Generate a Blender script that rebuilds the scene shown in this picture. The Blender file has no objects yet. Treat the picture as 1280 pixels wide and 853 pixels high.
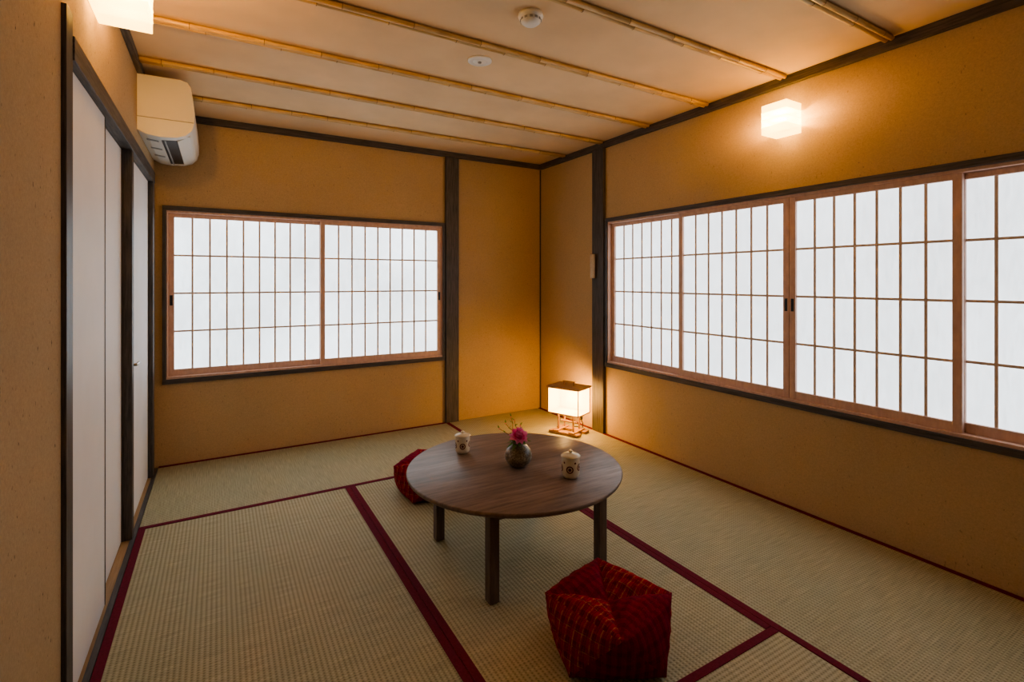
import bpy, math, random
from mathutils import Matrix, Vector
random.seed(4)
scene = bpy.context.scene
H=1.25; CEIL=2.384; XL=-0.37; XR=2.73; YB=4.09; YF=-0.95

# ---------------------------------------------------------------- materials
def new_mat(name):
    m=bpy.data.materials.new(name); m.use_nodes=True
    nt=m.node_tree
    return m,nt,nt.nodes['Principled BSDF']
def coords(nt,scale=(1,1,1),kind='Object'):
    tc=nt.nodes.new('ShaderNodeTexCoord'); mp=nt.nodes.new('ShaderNodeMapping')
    mp.inputs['Scale'].default_value=scale
    nt.links.new(tc.outputs[kind],mp.inputs['Vector']); return mp.outputs['Vector']
def noise(nt,vec,scale,detail=4,rough=.55):
    n=nt.nodes.new('ShaderNodeTexNoise'); n.inputs['Scale'].default_value=scale
    n.inputs['Detail'].default_value=detail; n.inputs['Roughness'].default_value=rough
    nt.links.new(vec,n.inputs['Vector']); return n.outputs['Fac']
def ramp(nt,fac,stops):
    r=nt.nodes.new('ShaderNodeValToRGB'); e=r.color_ramp.elements
    while len(e)<len(stops): e.new(.5)
    for i,(p,c) in enumerate(stops):
        e[i].position=p; e[i].color=(*c,1) if len(c)==3 else c
    nt.links.new(fac,r.inputs['Fac']); return r.outputs['Color']
def mixc(nt,a,b,fac,mode='MIX'):
    m=nt.nodes.new('ShaderNodeMix'); m.data_type='RGBA'; m.blend_type=mode
    for s,v in ((m.inputs['Factor'],fac),(m.inputs[6],a),(m.inputs[7],b)):
        if isinstance(v,(int,float)): s.default_value=v
        elif isinstance(v,tuple): s.default_value=(*v,1)
        else: nt.links.new(v,s)
    return m.outputs[2]
def math_(nt,op,a,b=None):
    m=nt.nodes.new('ShaderNodeMath'); m.operation=op
    for i,v in enumerate((a,b)):
        if v is None: continue
        if isinstance(v,(int,float)): m.inputs[i].default_value=v
        else: nt.links.new(v,m.inputs[i])
    return m.outputs[0]
def bump(nt,bs,h,strength,dist):
    b=nt.nodes.new('ShaderNodeBump'); b.inputs['Strength'].default_value=strength
    b.inputs['Distance'].default_value=dist
    nt.links.new(h,b.inputs['Height']); nt.links.new(b.outputs['Normal'],bs.inputs['Normal'])
def simple(name,c,rough=.5,var=.12,scale=12,stretch=(1,1,1),metal=0,spec=.5,bmp=0):
    m,nt,bs=new_mat(name)
    v=coords(nt,stretch); f=noise(nt,v,scale)
    lo=tuple(x*(1-var) for x in c); hi=tuple(min(1,x*(1+var)) for x in c)
    nt.links.new(ramp(nt,f,[(.3,lo),(.7,hi)]),bs.inputs['Base Color'])
    bs.inputs['Roughness'].default_value=rough; bs.inputs['Metallic'].default_value=metal
    bs.inputs['Specular IOR Level'].default_value=spec
    if bmp: bump(nt,bs,f,bmp,.002)
    return m
def plaster(name,c,fleck=.25):
    m,nt,bs=new_mat(name); v=coords(nt)
    big=noise(nt,v,1.3,5); fine=noise(nt,v,150,5,.75); fl=noise(nt,coords(nt,(1,1,.45)),105,2,.5)
    base=ramp(nt,big,[(.3,tuple(x*.94 for x in c)),(.7,tuple(x*1.06 for x in c))])
    g=ramp(nt,fine,[(.3,(.86,.86,.86)),(.7,(1.11,1.11,1.11))])
    col=mixc(nt,base,g,1.0,'MULTIPLY')
    fm=ramp(nt,fl,[(.25,(1,1,1)),(.31,(0,0,0))])
    dark=mixc(nt,col,tuple(x*.25 for x in c),math_(nt,'MULTIPLY',fm,fleck*2))
    nt.links.new(dark,bs.inputs['Base Color'])
    bs.inputs['Roughness'].default_value=.92; bs.inputs['Specular IOR Level'].default_value=.15
    bump(nt,bs,math_(nt,'ADD',fine,math_(nt,'MULTIPLY',fm,-.5)),.35,.0025)
    return m
def wood(name,c1,c2,stretch,rough=.5,scale=9,spec=.4,bmp=.15):
    m,nt,bs=new_mat(name)
    f=noise(nt,coords(nt,stretch),scale,6,.65)
    nt.links.new(ramp(nt,f,[(.32,c1),(.68,c2)]),bs.inputs['Base Color'])
    bs.inputs['Roughness'].default_value=rough; bs.inputs['Specular IOR Level'].default_value=spec
    bump(nt,bs,f,bmp,.002); return m
def emis(name,c,strength,base=(.8,.8,.8),var=.0,transp=0,scale=3,fibre=0):
    m,nt,bs=new_mat(name)
    bs.inputs['Base Color'].default_value=(*base,1); bs.inputs['Roughness'].default_value=.9
    bs.inputs['Specular IOR Level'].default_value=.1
    f=noise(nt,coords(nt),scale,6,.6)
    col=ramp(nt,f,[(.3,tuple(x*(1-var) for x in c)),(.7,c)])
    if fibre:
        g=noise(nt,coords(nt,(1,1,.25)),55,5,.7)
        col=mixc(nt,col,ramp(nt,g,[(.35,(1-fibre,)*3),(.65,(1,1,1))]),1.0,'MULTIPLY')
    nt.links.new(col,bs.inputs['Emission Color'])
    bs.inputs['Emission Strength'].default_value=strength
    if transp:
        t=nt.nodes.new('ShaderNodeBsdfTransparent'); mx=nt.nodes.new('ShaderNodeMixShader')
        mx.inputs[0].default_value=transp
        nt.links.new(bs.outputs[0],mx.inputs[1]); nt.links.new(t.outputs[0],mx.inputs[2])
        nt.links.new(mx.outputs[0],nt.nodes['Material Output'].inputs['Surface'])
    return m

M_wall=plaster('ochre_plaster',(.56,.405,.235),.2)
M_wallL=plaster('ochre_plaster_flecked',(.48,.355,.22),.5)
M_ceil=simple('ceiling_board',(.78,.58,.37),.75,.08,2.6,spec=.25)
DK=((.045,.041,.041),(.135,.12,.115))
M_dv=wood('dark_wood_vertical',*DK,(14,14,.8))
M_dx=wood('dark_wood_along_x',*DK,(.8,14,14))
M_dy=wood('dark_wood_along_y',*DK,(14,.8,14))
M_pink=wood('cedar_frame',(.62,.40,.32),(.76,.53,.43),(6,6,2),.55,7)
M_munt=wood('cedar_muntin',(.70,.54,.45),(.82,.67,.57),(6,6,2),.6,7)
M_paperB=emis('shoji_paper_back_glow',(.80,.92,1.0),2.2,var=.36,scale=1.3,fibre=.18)  # emission in the paper stands in for daylight coming through it
M_paperR=emis('shoji_paper_side_glow',(.84,.93,1.0),1.65,var=.24,scale=1.3,fibre=.16)  # same painted-in daylight glow, set dimmer for the side window
M_door=simple('fusuma_paper',(.84,.83,.86),.6,.03,4,spec=.3)
M_trackw=wood('light_track_wood',(.38,.25,.13),(.5,.34,.19),(14,.8,14))
M_border=simple('tatami_border_cloth',(.175,.020,.042),.85,.2,160,spec=.15)
M_white=simple('white_plastic',(.82,.81,.78),.35,.02,3)
M_black=simple('black_plastic',(.015,.015,.017),.4,.1)
M_greyp=simple('grey_plastic',(.35,.35,.35),.4,.05)
M_metal=simple('brushed_metal',(.45,.42,.38),.3,.1,metal=1)

def tatami():
    m,nt,bs=new_mat('tatami_weave')
    tc=nt.nodes.new('ShaderNodeTexCoord'); sp=nt.nodes.new('ShaderNodeSeparateXYZ')
    nt.links.new(tc.outputs['Object'],sp.inputs[0])
    s1=math_(nt,'SINE',math_(nt,'MULTIPLY',sp.outputs['Y'],2*math.pi/.0165))
    s2=math_(nt,'SINE',math_(nt,'MULTIPLY',sp.outputs['X'],2*math.pi/.012))
    w=math_(nt,'MULTIPLY',math_(nt,'ADD',s1,math_(nt,'MULTIPLY',math_(nt,'MULTIPLY',s1,s2),.8)),.5)
    w=math_(nt,'ADD',math_(nt,'MULTIPLY',w,.5),.5)
    straw=noise(nt,coords(nt,(1,.03,1)),260,2)
    big=noise(nt,coords(nt),1.5,3)
    c=ramp(nt,w,[(0,(.24,.222,.145)),(.5,(.455,.432,.315)),(1,(.55,.525,.40))])
    c=mixc(nt,c,ramp(nt,straw,[(.3,(.78,.78,.76)),(.7,(1.15,1.15,1.13))]),1.0,'MULTIPLY')
    c=mixc(nt,c,ramp(nt,big,[(.3,(.93,.95,.9)),(.7,(1.05,1.03,1.0))]),1.0,'MULTIPLY')
    oi=nt.nodes.new('ShaderNodeObjectInfo')
    c=mixc(nt,c,ramp(nt,oi.outputs['Random'],[(0,(.93,.95,.92)),(1,(1.06,1.04,1.0))]),1.0,'MULTIPLY')
    nt.links.new(c,bs.inputs['Base Color'])
    bs.inputs['Roughness'].default_value=.6; bs.inputs['Specular IOR Level'].default_value=.3
    bump(nt,bs,w,.7,.002)
    return m
M_tatami=tatami()

# ---------------------------------------------------------------- mesh builder
class MB:
    def __init__(s): s.v=[];s.f=[];s.m=[];s.s=[];s.mats=[]
    def mi(s,m):
        if m not in s.mats: s.mats.append(m)
        return s.mats.index(m)
    def add(s,verts,faces,m,smooth=False,T=None):
        o=len(s.v); i=s.mi(m)
        for p in verts:
            p=Vector(p); s.v.append(tuple(T@p) if T else tuple(p))
        for f in faces: s.f.append(tuple(o+k for k in f)); s.m.append(i); s.s.append(smooth)
    def box(s,x0,x1,y0,y1,z0,z1,m,T=None):
        x0,x1=min(x0,x1),max(x0,x1);y0,y1=min(y0,y1),max(y0,y1);z0,z1=min(z0,z1),max(z0,z1)
        v=[(x,y,z) for x in (x0,x1) for y in (y0,y1) for z in (z0,z1)]
        f=[(0,1,3,2),(4,6,7,5),(0,4,5,1),(2,3,7,6),(0,2,6,4),(1,5,7,3)]
        s.add(v,f,m,False,T)
    def lathe(s,prof,c,m,seg=40,T=None,smooth=True):
        v=[];f=[];n=len(prof)
        for r,z in prof:
            for k in range(seg):
                a=2*math.pi*k/seg; v.append((c[0]+r*math.cos(a),c[1]+r*math.sin(a),c[2]+z))
        for j in range(n-1):
            for k in range(seg):
                k2=(k+1)%seg; f.append((j*seg+k,j*seg+k2,(j+1)*seg+k2,(j+1)*seg+k))
        s.add(v,f,m,smooth,T)
    def tube(s,pts,radii,m,seg=10,T=None,caps=True):
        pts=[Vector(p) for p in pts]
        if isinstance(radii,(int,float)): radii=[radii]*len(pts)
        v=[];f=[]
        for i,p in enumerate(pts):
            d=(pts[min(i+1,len(pts)-1)]-pts[max(i-1,0)]).normalized()
            u=d.cross(Vector((0,0,1)))
            if u.length<1e-3: u=d.cross(Vector((1,0,0)))
            u.normalize(); w=d.cross(u).normalized()
            for k in range(seg):
                a=2*math.pi*k/seg; v.append(p+u*math.cos(a)*radii[i]+w*math.sin(a)*radii[i])
        for i in range(len(pts)-1):
            for k in range(seg):
                k2=(k+1)%seg; f.append((i*seg+k,(i+1)*seg+k,(i+1)*seg+k2,i*seg+k2))
        if caps:
            f.append(tuple(range(seg))); f.append(tuple((len(pts)-1)*seg+k for k in reversed(range(seg))))
        s.add(v,f,m,True,T)
    def obj(s,name,bevel=0,seg=2,loc=None,rotz=0):
        me=bpy.data.meshes.new(name); me.from_pydata(s.v,[],s.f)
        for m in s.mats: me.materials.append(m)
        me.polygons.foreach_set('material_index',s.m); me.polygons.foreach_set('use_smooth',s.s)
        me.update()
        import bmesh
        bm=bmesh.new(); bm.from_mesh(me); bmesh.ops.recalc_face_normals(bm,faces=bm.faces); bm.to_mesh(me); bm.free()
        o=bpy.data.objects.new(name,me); scene.collection.objects.link(o)
        if loc: o.location=loc
        o.rotation_euler[2]=rotz
        if bevel:
            b=o.modifiers.new('bevel','BEVEL'); b.width=bevel; b.segments=seg; b.limit_method='ANGLE'; b.angle_limit=math.radians(50)
        return o

# ---------------------------------------------------------------- room shell
WZ0,WZ1=.55,1.757
T=.14
b=MB(); b.box(XL-T,XR+T,YF-T,YB+T,-.16,-.045,M_trackw); b.obj('floor')
b=MB(); b.box(XL-T,XR+T,YF-T,YB+T,CEIL,CEIL+.1,M_ceil); b.obj('ceiling')
BW0,BW1=-.325,1.715
b=MB()
b.box(XL-T,BW0,YB,YB+T,-.045,CEIL,M_wall); b.box(BW1,XR+T,YB,YB+T,-.045,CEIL,M_wall)
b.box(BW0,BW1,YB,YB+T,-.045,WZ0,M_wall); b.box(BW0,BW1,YB,YB+T,WZ1,CEIL,M_wall)
b.obj('wall_back')
RW0,RW1=.12,3.125
b=MB()
b.box(XR,XR+T,YF,RW0,-.045,CEIL,M_wall); b.box(XR,XR+T,RW1,YB,-.045,CEIL,M_wall)
b.box(XR,XR+T,RW0,RW1,-.045,WZ0,M_wall); b.box(XR,XR+T,RW0,RW1,WZ1,CEIL,M_wall)
b.obj('wall_right')
b=MB(); b.box(XL-T,XR+T,YF-T,YF,-.045,CEIL,M_wall); b.obj('wall_front')
b=MB()
b.box(XL-T,XL,YF,1.80,-.045,CEIL,M_wallL)
b.box(XL-T,XL,1.80,YB,1.95,CEIL,M_wallL)
b.box(XL-T,XL-.085,1.80,YB,-.045,1.95,M_wallL)
b.box(XL-.085,XL,3.95,YB,-.045,1.95,M_wallL)
b.obj('wall_left')

n=[0]
def trim(boxes,bev=.002):
    n[0]+=1; b=MB()
    for bx in boxes: b.box(*bx)
    b.obj('trim_%d'%n[0],bev)
trim([(XL,XR,YB-.03,YB,CEIL-.045,CEIL,M_dx)])
trim([(XR-.03,XR,YF,YB-.03,CEIL-.05,CEIL,M_dy)])
trim([(XL,XL+.025,YF,YB-.03,CEIL-.04,CEIL,M_dy)])
trim([(1.72,1.842,YB-.028,YB,0,CEIL-.045,M_dv)])
trim([(XR-.028,XR,3.13,3.27,0,CEIL-.05,M_dv)])
trim([(XR-.010,XR,YB-.010,YB,0,CEIL-.05,M_dv)],.001)
trim([(XL-.03,XL+.012,1.795,1.865,0,2.01,M_dv)])
trim([(XL-.085,XL+.012,3.0,3.055,0,1.88,M_dv)])
trim([(XL-.03,XL+.012,3.885,3.965,0,1.88,M_dv)])
trim([(XL-.085,XL+.016,1.865,3.965,1.88,1.95,M_dy)])
trim([(XL-.085,XL+.004,1.865,4.06,-.045,0.0,M_trackw),(XL+.004,-.347,YF,4.06,-.045,.004,M_dy)],0)

def door(i,y0,y1,xf,handle=False):
    b=MB(); z0,z1=.004,1.878
    b.box(xf-.018,xf-.002,y0+.004,y1-.004,z0,z1,M_door)
    for (a,c) in ((y0,y0+.010),(y1-.010,y1)): b.box(xf-.02,xf,a,c,z0,z1,M_dv)
    if handle:
        b.box(xf,xf+.006,y0+.03,y0+.06,.76,.90,M_metal)
        b.tube([(xf+.004,y0+.045,.83),(xf+.028,y0+.045,.83),(xf+.030,y0+.07,.83),(xf+.030,y0+.13,.83)],.007,M_metal)
    b.obj('door_%d'%i,.0015)
door(1,1.868,2.45,XL-.004)
door(2,2.40,2.998,XL-.027)
door(3,3.058,3.883,XL-.012,True)

# ---------------------------------------------------------------- windows
def window(idx,a0,a1,mapf,panels,paper,cols,post):
    b=MB()
    def bx(p0,p1,d0,d1,z0,z1,m):
        x0,y0=mapf(p0,d0); x1,y1=mapf(p1,d1); b.box(x0,x1,y0,y1,z0,z1,m)
    md=post
    bx(a0,a1,-.018,.075,WZ0,.582,md); bx(a0,a1,-.018,.075,1.727,WZ1,md)
    bx(a0,a0+.022,-.018,.075,.582,1.727,M_dv); bx(a1-.022,a1,-.018,.075,.582,1.727,M_dv)
    bx(a0+.022,a1-.022,-.010,.07,.582,.597,M_pink); bx(a0+.022,a1-.022,-.004,.07,1.712,1.727,M_pink)
    bx(a0+.022,a0+.03,-.006,.07,.597,1.712,M_pink); bx(a1-.03,a1-.022,-.006,.07,.597,1.712,M_pink)
    for (p0,p1,tr,hd) in panels:
        d=.004 if tr==0 else .032
        st=.034
        bx(p0,p0+st,d,d+.025,.597,1.712,M_pink); bx(p1-st,p1,d,d+.025,.597,1.712,M_pink)
        bx(p0+st,p1-st,d+.001,d+.024,.597,.640,M_pink); bx(p0+st,p1-st,d+.001,d+.024,1.685,1.712,M_pink)
        q0,q1=p0+st,p1-st
        for k in range(1,cols):
            c=q0+(q1-q0)*k/cols; bx(c-.0062,c+.0062,d+.010,d+.017,.640,1.685,M_munt)
        for k in range(1,4):
            c=.64+(1.685-.64)*k/4; bx(q0,q1,d+.0105,d+.0165,c-.0062,c+.0062,M_munt)
        bx(q0,q1,d+.017,d+.020,.640,1.685,paper)
        for h in hd:
            hc=p0+st/2 if h=='a' else p1-st/2
            bx(hc-.008,hc+.008,d-.0015,d+.004,1.08,1.15,M_black)
    return b.obj('window_%d'%idx,.001,1)
window(1,BW0,BW1,lambda a,d:(a,YB+d),[(BW0+.03,.715,1,'a'),(.683,BW1-.03,0,'b')],M_paperB,9,M_dx)
window(2,RW0,RW1,lambda a,d:(XR+d,a),[(2.35,RW1-.03,1,''),(1.612,2.385,0,'a'),(.862,1.610,0,'b'),(RW0+.03,.895,1,'')],M_paperR,7,M_dy)

# ---------------------------------------------------------------- tatami
def mat_(x0,x1,y0,y1,longx):
    g=.001
    L=(x1-x0 if longx else y1-y0)-2*g; W=(y1-y0 if longx else x1-x0)-2*g
    b=MB(); b.box(-L/2,L/2,-W/2,W/2,-.045,0,M_tatami)
    for s in (-1,1):
        b.box(-L/2,L/2,s*(W/2+.0),s*(W/2-.029),-.02,.0025,M_border)
    b.obj('tatami_mat',0,loc=((x0+x1)/2,(y0+y1)/2,0),rotz=0 if longx else math.pi/2)
X0=-.346
mat_(X0,1.72,3.10,YB,True)
mat_(X0,.687,1.08,3.10,False)
mat_(.687,1.72,1.08,3.10,False)
mat_(1.72,XR,2.11,YB,False)
mat_(1.72,XR,.09,2.11,False)
mat_(X0,1.72,.07,1.08,True)
mat_(X0,1.72,YF,.07,True)
mat_(1.72,XR,YF,.09,True)

# ---------------------------------------------------------------- ceiling bamboo
M_bam=wood('bamboo_culm',(.46,.29,.12),(.78,.56,.27),(1.2,12,12),.4,6,.5,.05)
M_node=simple('bamboo_node',(.22,.12,.05),.5)
for i in range(8):
    y=3.635-i*.505
    b=MB()
    for s in (-1,1):
        pts=[];rad=[]; x=XL+.03+random.random()*.1; 
        pts.append((XL+.026,y+s*.0125,CEIL-.0135)); rad.append(.0115)
        while x<XR-.12:
            for dx,r in ((-.004,.0115),(0,.0132),(.004,.0115)):
                pts.append((x+dx,y+s*.0125,CEIL-.0135)); rad.append(r)
            b.tube([(x-.0015,y+s*.0125,CEIL-.0135),(x+.0015,y+s*.0125,CEIL-.0135)],.01335,M_node,10)
            x+=.22+random.random()*.12
        pts.append((XR-.05,y+s*.0125,CEIL-.0135)); rad.append(.0115)
        b.tube(pts,rad,M_bam,12)
    b.obj('bamboo_batten')

b=MB()
b.lathe([(0,0),(.052,0),(.054,-.012),(.050,-.020),(.044,-.022),(.042,-.034),(.030,-.044),(0,-.045)],(1.145,1.79,CEIL),M_white)
for k in range(12):
    a=k*math.pi/6; Tm=Matrix.Translation((1.145,1.79,CEIL-.028))@Matrix.Rotation(a,4,'Z')
    b.box(.040,.0455,-.006,.006,-.004,.004,M_greyp,Tm)
b.obj('smoke_detector')
b=MB()
b.lathe([(0,0),(.062,0),(.062,-.004),(.056,-.007),(.040,-.008),(.038,-.005),(.034,-.008),(0,-.009)],(1.16,2.30,CEIL),M_white)
b.lathe([(0,0),(.010,0),(.009,-.006),(0,-.007)],(1.16,2.30,CEIL-.008),M_greyp,20)
b.obj('ceiling_speaker_disc')

# ---------------------------------------------------------------- air conditioner
b=MB()
prof=[(0,2.05),(0,2.345),(.19,2.347),(.222,2.338),(.240,2.312),(.250,2.24),(.256,2.17),(.255,2.115),(.243,2.075),(.215,2.045),(.17,2.028),(.10,2.022),(.04,2.03)]
ya,yb=3.27,4.05
def extr(prof,y0,y1,m,smooth=False,sc=1.0):
    k=len(prof); v=[(XL+x,y,z) for y in (y0,y1) for x,z in prof]
    f=[(i,(i+1)%k,k+(i+1)%k,k+i) for i in range(k)]+[tuple(range(k)),tuple(range(k,2*k))[::-1]]
    b.add(v,f,m,smooth)
M_cream=simple('ac_front_panel',(.80,.77,.71),.35,.02,3)
def clipz(p,z0,z1):
    def cl(p,f):
        out=[]
        for i in range(len(p)):
            a,c=p[i],p[(i+1)%len(p)]
            fa,fc=f(a),f(c)
            if fa>=0: out.append(a)
            if fa*fc<0:
                t=fa/(fa-fc); out.append((a[0]+(c[0]-a[0])*t,a[1]+(c[1]-a[1])*t))
        return out
    return cl(cl(p,lambda q:q[1]-z0),lambda q:z1-q[1])
extr(clipz(prof,2.123,2.4),ya,yb,M_cream)
extr([(x*.985,z) for x,z in clipz(prof,2.118,2.124)],ya+.003,yb-.003,M_greyp)
extr(clipz(prof,2.0,2.119),ya,yb,M_white)
def under(x0,z0,x1,z1,y0,y1,m,th=.004):
    dx,dz=x1-x0,z1-z0; l=math.hypot(dx,dz); nx,nz=dz/l*th,-dx/l*th
    v=[(XL+x,y,z) for y in (y0,y1) for x,z in ((x0,z0),(x1,z1),(x1+nx,z1+nz),(x0+nx,z0+nz))]
    b.add(v,[(0,1,5,4),(1,2,6,5),(2,3,7,6),(3,0,4,7),(0,3,2,1),(4,5,6,7)],m)
under(.10,2.023,.172,2.029,ya+.07,yb-.07,M_black,.002)
under(.172,2.026,.232,2.062,ya+.06,yb-.06,M_white,.006)
under(.112,2.021,.120,2.022,ya+.07,yb-.07,M_greyp,.004)
for k in range(3): under(.03,2.030,.085,2.0235,ya+.10+.2*k,ya+.13+.2*k,M_greyp,.002)
o=b.obj('air_conditioner',.004,3)

# ---------------------------------------------------------------- wall lamps
M_shade=emis('lamp_shade_glass',(1.0,.66,.18),2.9,base=(.9,.80,.50),transp=.35)
def wall_lamp(xw,s,y0,y1,z0,z1,d,energy):
    b=MB(); 
    b.box(xw,xw+s*.012,y0+.02,y1-.02,z0+.03,z1-.03,M_white)
    b.box(xw+s*.012,xw+s*d,y0,y1,z0,z1,M_shade)
    e=.0022
    for k in (1,2,3):
        zz=z0+(z1-z0)*k/4
        b.box(xw+s*.012,xw+s*(d+e),y0-e,y1+e,zz-.0015,zz+.0015,M_shade)
    o=b.obj('wall_lamp',.004,2)
    ld=bpy.data.lights.new('bulb','POINT'); ld.energy=energy; ld.color=(1,.50,.13); ld.shadow_soft_size=.03
    l=bpy.data.objects.new('bulb',ld); scene.collection.objects.link(l); l.location=(xw+s*d*.6,(y0+y1)/2,(z0+z1)/2); l.parent=o
wall_lamp(XR,-1,1.535,1.675,2.05,2.21,.15,33)
wall_lamp(XL,1,2.06,2.22,2.143,2.303,.165,38)

# ---------------------------------------------------------------- floor lantern (andon)
M_lw=wood('lantern_cedar',(.30,.15,.07),(.46,.26,.13),(8,8,3),.5)
M_lpap=emis('lantern_paper',(1.0,.70,.26),2.6,base=(.9,.80,.6),transp=.3)
b=MB(); l2,w2=.145,.10
za,zb=.165,.375
b.box(-l2+.006,l2-.006,-w2+.006,w2-.006,za+.005,zb-.005,M_lpap)
for sx in (-1,1):
    for sy in (-1,1):
        b.box(sx*l2,sx*(l2-.008),sy*w2,sy*(w2-.008),za,zb,M_lw)
for z in (za,zb-.006):
    for sy in (-1,1): b.box(-l2,l2,sy*w2,sy*(w2-.008),z,z+.008,M_lw)
    for sx in (-1,1): b.box(sx*l2,sx*(l2-.008),-w2,w2,z,z+.008,M_lw)
b.box(-l2-.008,l2+.008,-w2-.008,w2+.008,zb+.002,zb+.012,M_lw)
for sx in (-1,1): b.box(sx*.05,sx*.042,-.006,.006,zb+.012,zb+.04,M_lw)
b.box(-.055,.055,-.007,.007,zb+.04,zb+.048,M_lw)
for sx in (-1,1):
    for sy in (-1,1): b.box(sx*.075,sx*.063,sy*.055,sy*.043,.02,za,M_lw)
b.box(-.075,.075,-.006,.006,.085,.097,M_lw)
for sy in (-1,1): b.box(-.135,.135,sy*.095,sy*.03,0.003,.022,M_lw)
for sx in (-1,1): b.box(sx*.10,sx*.05,-.095,.095,.022,.032,M_lw)
b.tube([(.06,.07,.02),(.06,.13,.012),(.0,.16,.01),(-.05,.14,.01)],.0035,M_black,8)
b.tube([(.05,.11,.10),(.06,.125,.06),(.06,.125,.012)],.0035,M_black,8)
b.box(.04,.06,.10,.125,.09,.12,M_black)
lan=b.obj('floor_lantern',.0012,1,loc=(2.485,3.303,0.0),rotz=math.radians(-67.3))
ld=bpy.data.lights.new('lantern_bulb','POINT'); ld.energy=14; ld.color=(1,.54,.16); ld.shadow_soft_size=.03
l=bpy.data.objects.new('lantern_bulb',ld); scene.collection.objects.link(l); l.location=(0,0,.27); l.parent=lan

# ---------------------------------------------------------------- round low table
def tabletop():
    m,nt,bs=new_mat('walnut_table_top')
    f=noise(nt,coords(nt,(.9,9,3)),5,7,.7)
    c=ramp(nt,f,[(.3,(.11,.074,.061)),(.5,(.21,.150,.123)),(.7,(.29,.215,.178))])
    tc=nt.nodes.new('ShaderNodeTexCoord'); sp=nt.nodes.new('ShaderNodeSeparateXYZ'); nt.links.new(tc.outputs['Object'],sp.inputs[0])
    k=math_(nt,'FLOOR',math_(nt,'MULTIPLY',sp.outputs['Y'],9.0))
    wn=nt.nodes.new('ShaderNodeTexWhiteNoise'); wn.noise_dimensions='1D'; nt.links.new(k,wn.inputs['W'])
    c=mixc(nt,c,ramp(nt,wn.outputs['Value'],[(0,(.84,.84,.84)),(1,(1.10,1.10,1.10))]),1.0,'MULTIPLY')
    nt.links.new(c,bs.inputs['Base Color']); bs.inputs['Roughness'].default_value=.42
    bump(nt,bs,f,.08,.002); return m
M_top=tabletop()
M_leg=wood('walnut_table_leg',(.11,.075,.060),(.21,.15,.12),(10,10,1),.45,6)
TC=(1.205,2.028); TZ=.38
b=MB()
b.lathe([(0,-.024),(.485,-.024),(.494,-.020),(.499,-.012),(.500,-.006),(.4985,-.002),(.495,0),(0,0)],(*TC,TZ),M_top,96)
lc=(1.19,1.985); lo=.272
for sx in (-1,1):
    for sy in (-1,1):
        cx,cy=lc[0]+sx*lo,lc[1]+sy*lo
        b.box(cx-.021,cx+.021,cy-.021,cy+.021,0.003,TZ-.024,M_leg)
for s in (-1,1):
    b.box(lc[0]-lo+.02,lc[0]+lo-.02,lc[1]+s*lo-.010,lc[1]+s*lo+.010,TZ-.065,TZ-.024,M_leg)
    b.box(lc[0]+s*lo-.010,lc[0]+s*lo+.010,lc[1]-lo+.02,lc[1]+lo-.02,TZ-.065,TZ-.024,M_leg)
b.obj('round_low_table',.0015,1)

# ---------------------------------------------------------------- tea cups
M_cup=simple('cream_glaze',(.76,.69,.54),.25,.06,30)
M_mot=simple('maroon_glaze',(.13,.022,.015),.3,.2,60)
def patch(b,cx,cy,cz,R,ang,r0,r1,m,off):
    seg=20; v=[];f=[]
    for rr in (r0,r1):
        for k in range(seg):
            a=2*math.pi*k/seg; du=rr*math.cos(a); dz=rr*math.sin(a); t=ang+du/R
            v.append((cx+(R+off)*math.cos(t),cy+(R+off)*math.sin(t),cz+dz))
    for k in range(seg): f.append((k,(k+1)%seg,seg+(k+1)%seg,seg+k))
    b.add(v,f,m,True)
def cup(x,y,s,rot):
    b=MB(); z=TZ+.001
    R=.037*s; h=.084*s
    b.lathe([(0,0),(.027*s,0),(.029*s,.003*s),(.034*s,.008*s),(R-.001,.016*s),(R,.03*s),(R,h-.004*s),(R-.001,h),(R-.004,h),(R-.004,h-.01),(0,h-.01)],(x,y,z),M_cup,40)
    b.lathe([(R+.003*s,0),(R+.004*s,.003*s),(.034*s,.008*s),(.020*s,.012*s),(.007*s,.014*s),(.006*s,.017*s),(.009*s,.021*s),(.008*s,.024*s),(0,.025*s)],(x,y,z+h),M_cup,40)
    for k in range(5):
        a=rot+k*2*math.pi/5; zz=z+h*(.55 if k%2 else .48)
        patch(b,x,y,zz,R,a,.010*s,.0150*s,M_mot,.0006)
        patch(b,x,y,zz,R,a,.0,.0065*s,M_mot,.0006)
        patch(b,x,y,zz+.026*s,R,a+.6,.0,.004*s,M_mot,.0006)
    b.obj('lidded_teacup')
cup(1.065,2.304,1.0,-2.0)
cup(1.345,1.775,1.08,-2.3)

# ---------------------------------------------------------------- flower vase
m,nt,bs=new_mat('stoneware_glaze'); M_vase=m
v=coords(nt); f1=noise(nt,v,18,5,.6); f2=noise(nt,v,160,2,.5)
c=ramp(nt,f1,[(.35,(.07,.05,.035)),(.5,(.20,.18,.13)),(.68,(.36,.34,.28))])
c=mixc(nt,c,ramp(nt,f2,[(.42,(.55,.5,.45)),(.6,(1.1,1.1,1.05))]),1.0,'MULTIPLY')
nt.links.new(c,bs.inputs['Base Color']); bs.inputs['Roughness'].default_value=.3
def petalmat(name,c):
    m=simple(name,c,.6,.1,40); nt=m.node_tree; bs=nt.nodes['Principled BSDF']
    t=nt.nodes.new('ShaderNodeBsdfTranslucent'); t.inputs[0].default_value=(*c,1)
    mx=nt.nodes.new('ShaderNodeMixShader'); mx.inputs[0].default_value=.45
    nt.links.new(bs.outputs[0],mx.inputs[1]); nt.links.new(t.outputs[0],mx.inputs[2])
    nt.links.new(mx.outputs[0],nt.nodes['Material Output'].inputs['Surface']); return m
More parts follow.
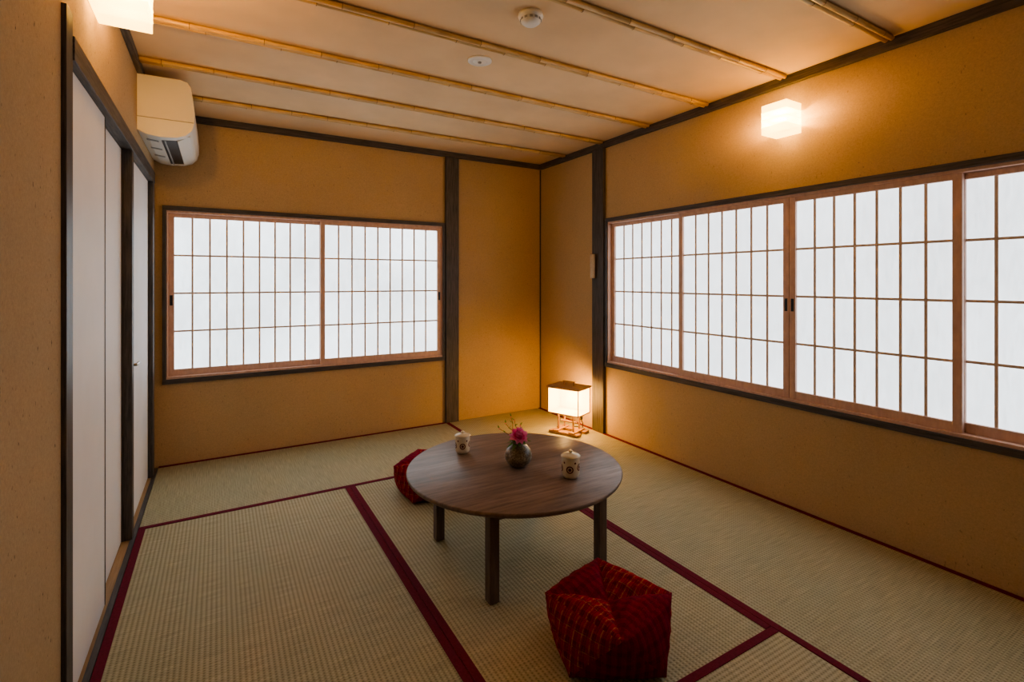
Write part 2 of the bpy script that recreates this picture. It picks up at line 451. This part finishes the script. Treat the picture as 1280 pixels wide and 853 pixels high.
M_pet=petalmat('pink_petal',(.99,.40,.66)); M_pet2=petalmat('deep_pink_petal',(.96,.20,.48))
M_leaf=petalmat('leaf_green',(.16,.34,.09)); M_twig=simple('twig_brown',(.30,.14,.07),.7,.3,40)
b=MB(); vc=Vector((1.212,2.003,TZ+.001))
b.lathe([(0,0),(.034,0),(.038,.004),(.054,.020),(.063,.040),(.064,.056),(.058,.076),(.044,.093),(.031,.102),(.028,.108),(.033,.116),(.030,.117),(.024,.108),(.026,.09),(0,.08)],tuple(vc),M_vase,48)
def petal(base,dirv,up,L,W,curl,m):
    d=dirv.normalized(); s=d.cross(up).normalized(); nrm=s.cross(d)
    v=[];nn=5
    for i in range(nn):
        t=i/(nn-1); w=W*math.sin(math.pi*(.12+.80*t))
        for j in (-1,-.5,0,.5,1):
            v.append(base+d*(L*t*(1-.12*j*j))+s*(w*j/2)+nrm*(curl*L*t*t+.25*w*j*j+random.uniform(-1,1)*.0012))
    f=[(i*5+j,i*5+j+1,(i+1)*5+j+1,(i+1)*5+j) for i in range(nn-1) for j in range(4)]
    b.add(v,f,m,True)
def bloom(c,r,axis):
    axis=axis.normalized(); u=axis.cross(Vector((0,1,0.3))).normalized(); w=axis.cross(u)
    for L,(n_,el) in enumerate(((9,.05),(9,.4),(7,.75),(5,1.1),(3,1.35))):
        for k in range(n_):
            a=2*math.pi*(k+.5*(L%2))/n_+random.uniform(-.2,.2)
            d=(u*math.cos(a)+w*math.sin(a))*math.cos(el)+axis*math.sin(el)
            petal(c+axis*.002*L,d,axis,r*(1-.09*L)*random.uniform(.85,1.1),r*.75,.18,random.choice((M_pet,M_pet,M_pet2)))
top=vc+Vector((0,0,.112))
fl=top+Vector((-.004,-.012,.026))
bloom(fl,.048,Vector((-.25,-.6,.8)))
bloom(top+Vector((.024,.0,.008)),.024,Vector((.6,-.5,.5)))
for k in range(11):
    a=2*math.pi*k/11+.3; d=Vector((math.cos(a),math.sin(a),random.uniform(-.1,.6)))
    petal(top+Vector((0,0,.0)),d,Vector((0,0,1)),random.uniform(.045,.065),.022,-.3,M_leaf)
R_=Vector((.862,-.507,0))
for (lx,h,bn) in ((-.055,.085,.02),(-.03,.115,-.01),(-.012,.10,.012),(-.085,.06,.0),(.015,.075,.01)):
    p=[top+Vector((0,0,-.03)),top+R_*(lx*.35+bn)+Vector((0,.01,h*.4)),top+R_*(lx*.7)+Vector((0,.01,h*.75)),top+R_*lx+Vector((0,.01,h))]
    b.tube(p,[.0018,.0016,.0013,.0009],M_twig,6)
    for t in (1,2,3): 
        q=p[t]; b.lathe([(0,-.003),(.0030,0),(0,.0035)],tuple(q),M_pet2 if t%2 else M_leaf,6)
        petal(q,Vector((random.uniform(-1,1),random.uniform(-1,1),.5)),Vector((0,0,1)),.018,.007,.1,M_leaf)
b.obj('flower_vase')

# ---------------------------------------------------------------- floor cushions
def plaid(name,base,dark,l1,l2,amt):
    m,nt,bs=new_mat(name)
    tc=nt.nodes.new('ShaderNodeTexCoord'); sp=nt.nodes.new('ShaderNodeSeparateXYZ'); nt.links.new(tc.outputs['UV'],sp.inputs[0])
    def lines(o,period,thr,ph=0):
        s=math_(nt,'SINE',math_(nt,'ADD',math_(nt,'MULTIPLY',o,2*math.pi/period),ph)); return math_(nt,'GREATER_THAN',s,thr)
    U,V=sp.outputs['X'],sp.outputs['Y']
    bands=math_(nt,'ADD',math_(nt,'MULTIPLY',lines(U,.030,.1),.42),math_(nt,'MULTIPLY',lines(V,.045,.3,1),.30))
    c=mixc(nt,base,dark,bands)
    brk=noise(nt,coords(nt),75,2)
    brk=ramp(nt,brk,[(.40,(.15,.15,.15)),(.60,(1,1,1))])
    c=mixc(nt,c,l1,math_(nt,'MULTIPLY',math_(nt,'MULTIPLY',lines(U,.0075,.70,.5),brk),amt*.7))
    c=mixc(nt,c,l1,math_(nt,'MULTIPLY',math_(nt,'MULTIPLY',lines(V,.0150,.90,.9),brk),amt*.45))
    c=mixc(nt,c,l2,math_(nt,'MULTIPLY',math_(nt,'MULTIPLY',lines(U,.030,.965,2.2),brk),min(1,amt*1.2)))
    c=mixc(nt,c,l2,math_(nt,'MULTIPLY',math_(nt,'MULTIPLY',lines(V,.045,.985,2.2),brk),min(1,amt*.7)))
    wv=noise(nt,coords(nt),420,2)
    c=mixc(nt,c,ramp(nt,wv,[(.35,(.7,.7,.7)),(.65,(1.2,1.2,1.2))]),1.0,'MULTIPLY')
    nt.links.new(c,bs.inputs['Base Color']); bs.inputs['Roughness'].default_value=.9; bs.inputs['Specular IOR Level'].default_value=.1
    bump(nt,bs,wv,.3,.001); return m
M_pl1=plaid('red_striped_fabric',(.36,.014,.032),(.10,.006,.018),(.50,.09,.055),(.62,.32,.11),.6)
M_pl2=plaid('crimson_fabric',(.27,.009,.034),(.11,.005,.018),(.34,.03,.05),(.34,.06,.06),.4)
def cushion(cx,cy,ang,Rt,Rb,h):
    N=16; verts=[];faces=[];mats=[];uvs=[]
    tv=[Vector((Rt*math.cos(ang+k*math.pi/2),Rt*math.sin(ang+k*math.pi/2),h)) for k in range(4)]
    tv[2].z-=.012
    bv=[Vector((Rb*math.cos(ang+math.pi/4+k*math.pi/2),Rb*math.sin(ang+math.pi/4+k*math.pi/2),.012)) for k in range(4)]
    ct=Vector((0,0,h-.028)); cb=Vector((0,0,.006)); cen=Vector((0,0,h*.5))
    tris=[]
    for k in range(4):
        k2=(k+1)%4
        tris.append((ct,tv[k],tv[k2],.024,(k+1)%2))
        tris.append((tv[k],bv[k],tv[k2],.020,(k+1)%2))
        tris.append((bv[k],bv[k2],tv[k2],.020,k%2))
        tris.append((cb,bv[k],bv[k2],.0,k%2))
    for A,B,C,bl,mi in tris:
        nr=(B-A).cross(C-A).normalized()
        if nr.dot((A+B+C)/3-cen)<0: nr=-nr
        if A in (ct,cb): ux=(C-B).normalized()
        elif A.z>.1:
            ux=(C-A); ux.z=0; ux.normalize(); ux=(ux-nr*ux.dot(nr)).normalized()
        else: ux=(B-A).normalized()
        uy=nr.cross(ux); o=len(uvs)*.0007
        idx={}
        for i in range(N+1):
            for j in range(N+1-i):
                a=1-(i+j)/N; bb=i/N; c=j/N
                p=A*a+B*bb+C*c
                q=(27*a*bb*c)
                pp=p+nr*bl*(q**.6 if q>0 else 0)
                if bl>0: pp+=nr*.003*math.sin(30*a+17*bb+9*mi)*min(1,q*2)
                pp.z=max(pp.z,.004)
                idx[i,j]=len(verts); verts.append((pp.x,pp.y,pp.z)); uvs.append(((p-A).dot(ux)+o,(p-A).dot(uy)+o))
        for i in range(N):
            for j in range(N-i):
                faces.append((idx[i,j],idx[i+1,j],idx[i,j+1])); mats.append(mi)
                if j<N-i-1: faces.append((idx[i+1,j],idx[i+1,j+1],idx[i,j+1])); mats.append(mi)
    me=bpy.data.meshes.new('floor_cushion'); me.from_pydata(verts,[],faces)
    me.materials.append(M_pl1); me.materials.append(M_pl2)
    me.polygons.foreach_set('material_index',mats); me.polygons.foreach_set('use_smooth',[True]*len(faces))
    ul=me.uv_layers.new(name='UVMap')
    for lp in me.loops: ul.data[lp.index].uv=uvs[lp.vertex_index]
    import bmesh
    bm=bmesh.new(); bm.from_mesh(me); bmesh.ops.remove_doubles(bm,verts=bm.verts,dist=.0004)
    bmesh.ops.recalc_face_normals(bm,faces=bm.faces); bm.to_mesh(me); bm.free()
    o=bpy.data.objects.new('floor_cushion',me); scene.collection.objects.link(o); o.location=(cx,cy,0)
    return o
FA=math.radians(59.5)
cushion(1.150,1.305,FA,.218,.215,.182)
cushion(1.085,2.815,FA+.5,.218,.215,.182)

# ---------------------------------------------------------------- small bamboo vase on the post
M_pale=simple('pale_bamboo',(.60,.52,.40),.5,.12,20)
b=MB()
b.tube([(XR-.05,3.235,1.27),(XR-.05,3.235,1.275),(XR-.05,3.235,1.36),(XR-.05,3.235,1.364),(XR-.05,3.235,1.47)],[.019,.0205,.0205,.0215,.0205],M_pale,20)
b.tube([(XR-.028,3.235,1.45),(XR-.034,3.235,1.45)],.006,M_black,8)
b.lathe([(.0205,0),(.021,.003),(.016,.003),(.016,-.02),(0,-.02)],(XR-.05,3.235,1.468),M_node,20)
b.obj('bamboo_wall_vase')

# ---------------------------------------------------------------- world, camera
w=bpy.data.worlds.new('daylight'); scene.world=w; w.use_nodes=True
w.node_tree.nodes['Background'].inputs[0].default_value=(.75,.86,1,1)
w.node_tree.nodes['Background'].inputs[1].default_value=1.0
cd=bpy.data.cameras.new('camera'); cd.sensor_width=36; cd.lens=36*624/1280
cd.shift_y=-(426.5-351)/1280; cd.clip_start=.02
cam=bpy.data.objects.new('camera',cd); scene.collection.objects.link(cam)
cam.location=(0,0,H); cam.rotation_euler=(math.pi/2,0,math.radians(-30.46))
scene.camera=cam
scene.view_settings.view_transform='AgX'
try: scene.view_settings.look='AgX - Medium High Contrast'
except Exception as e: print(e)
scene.view_settings.exposure=.38
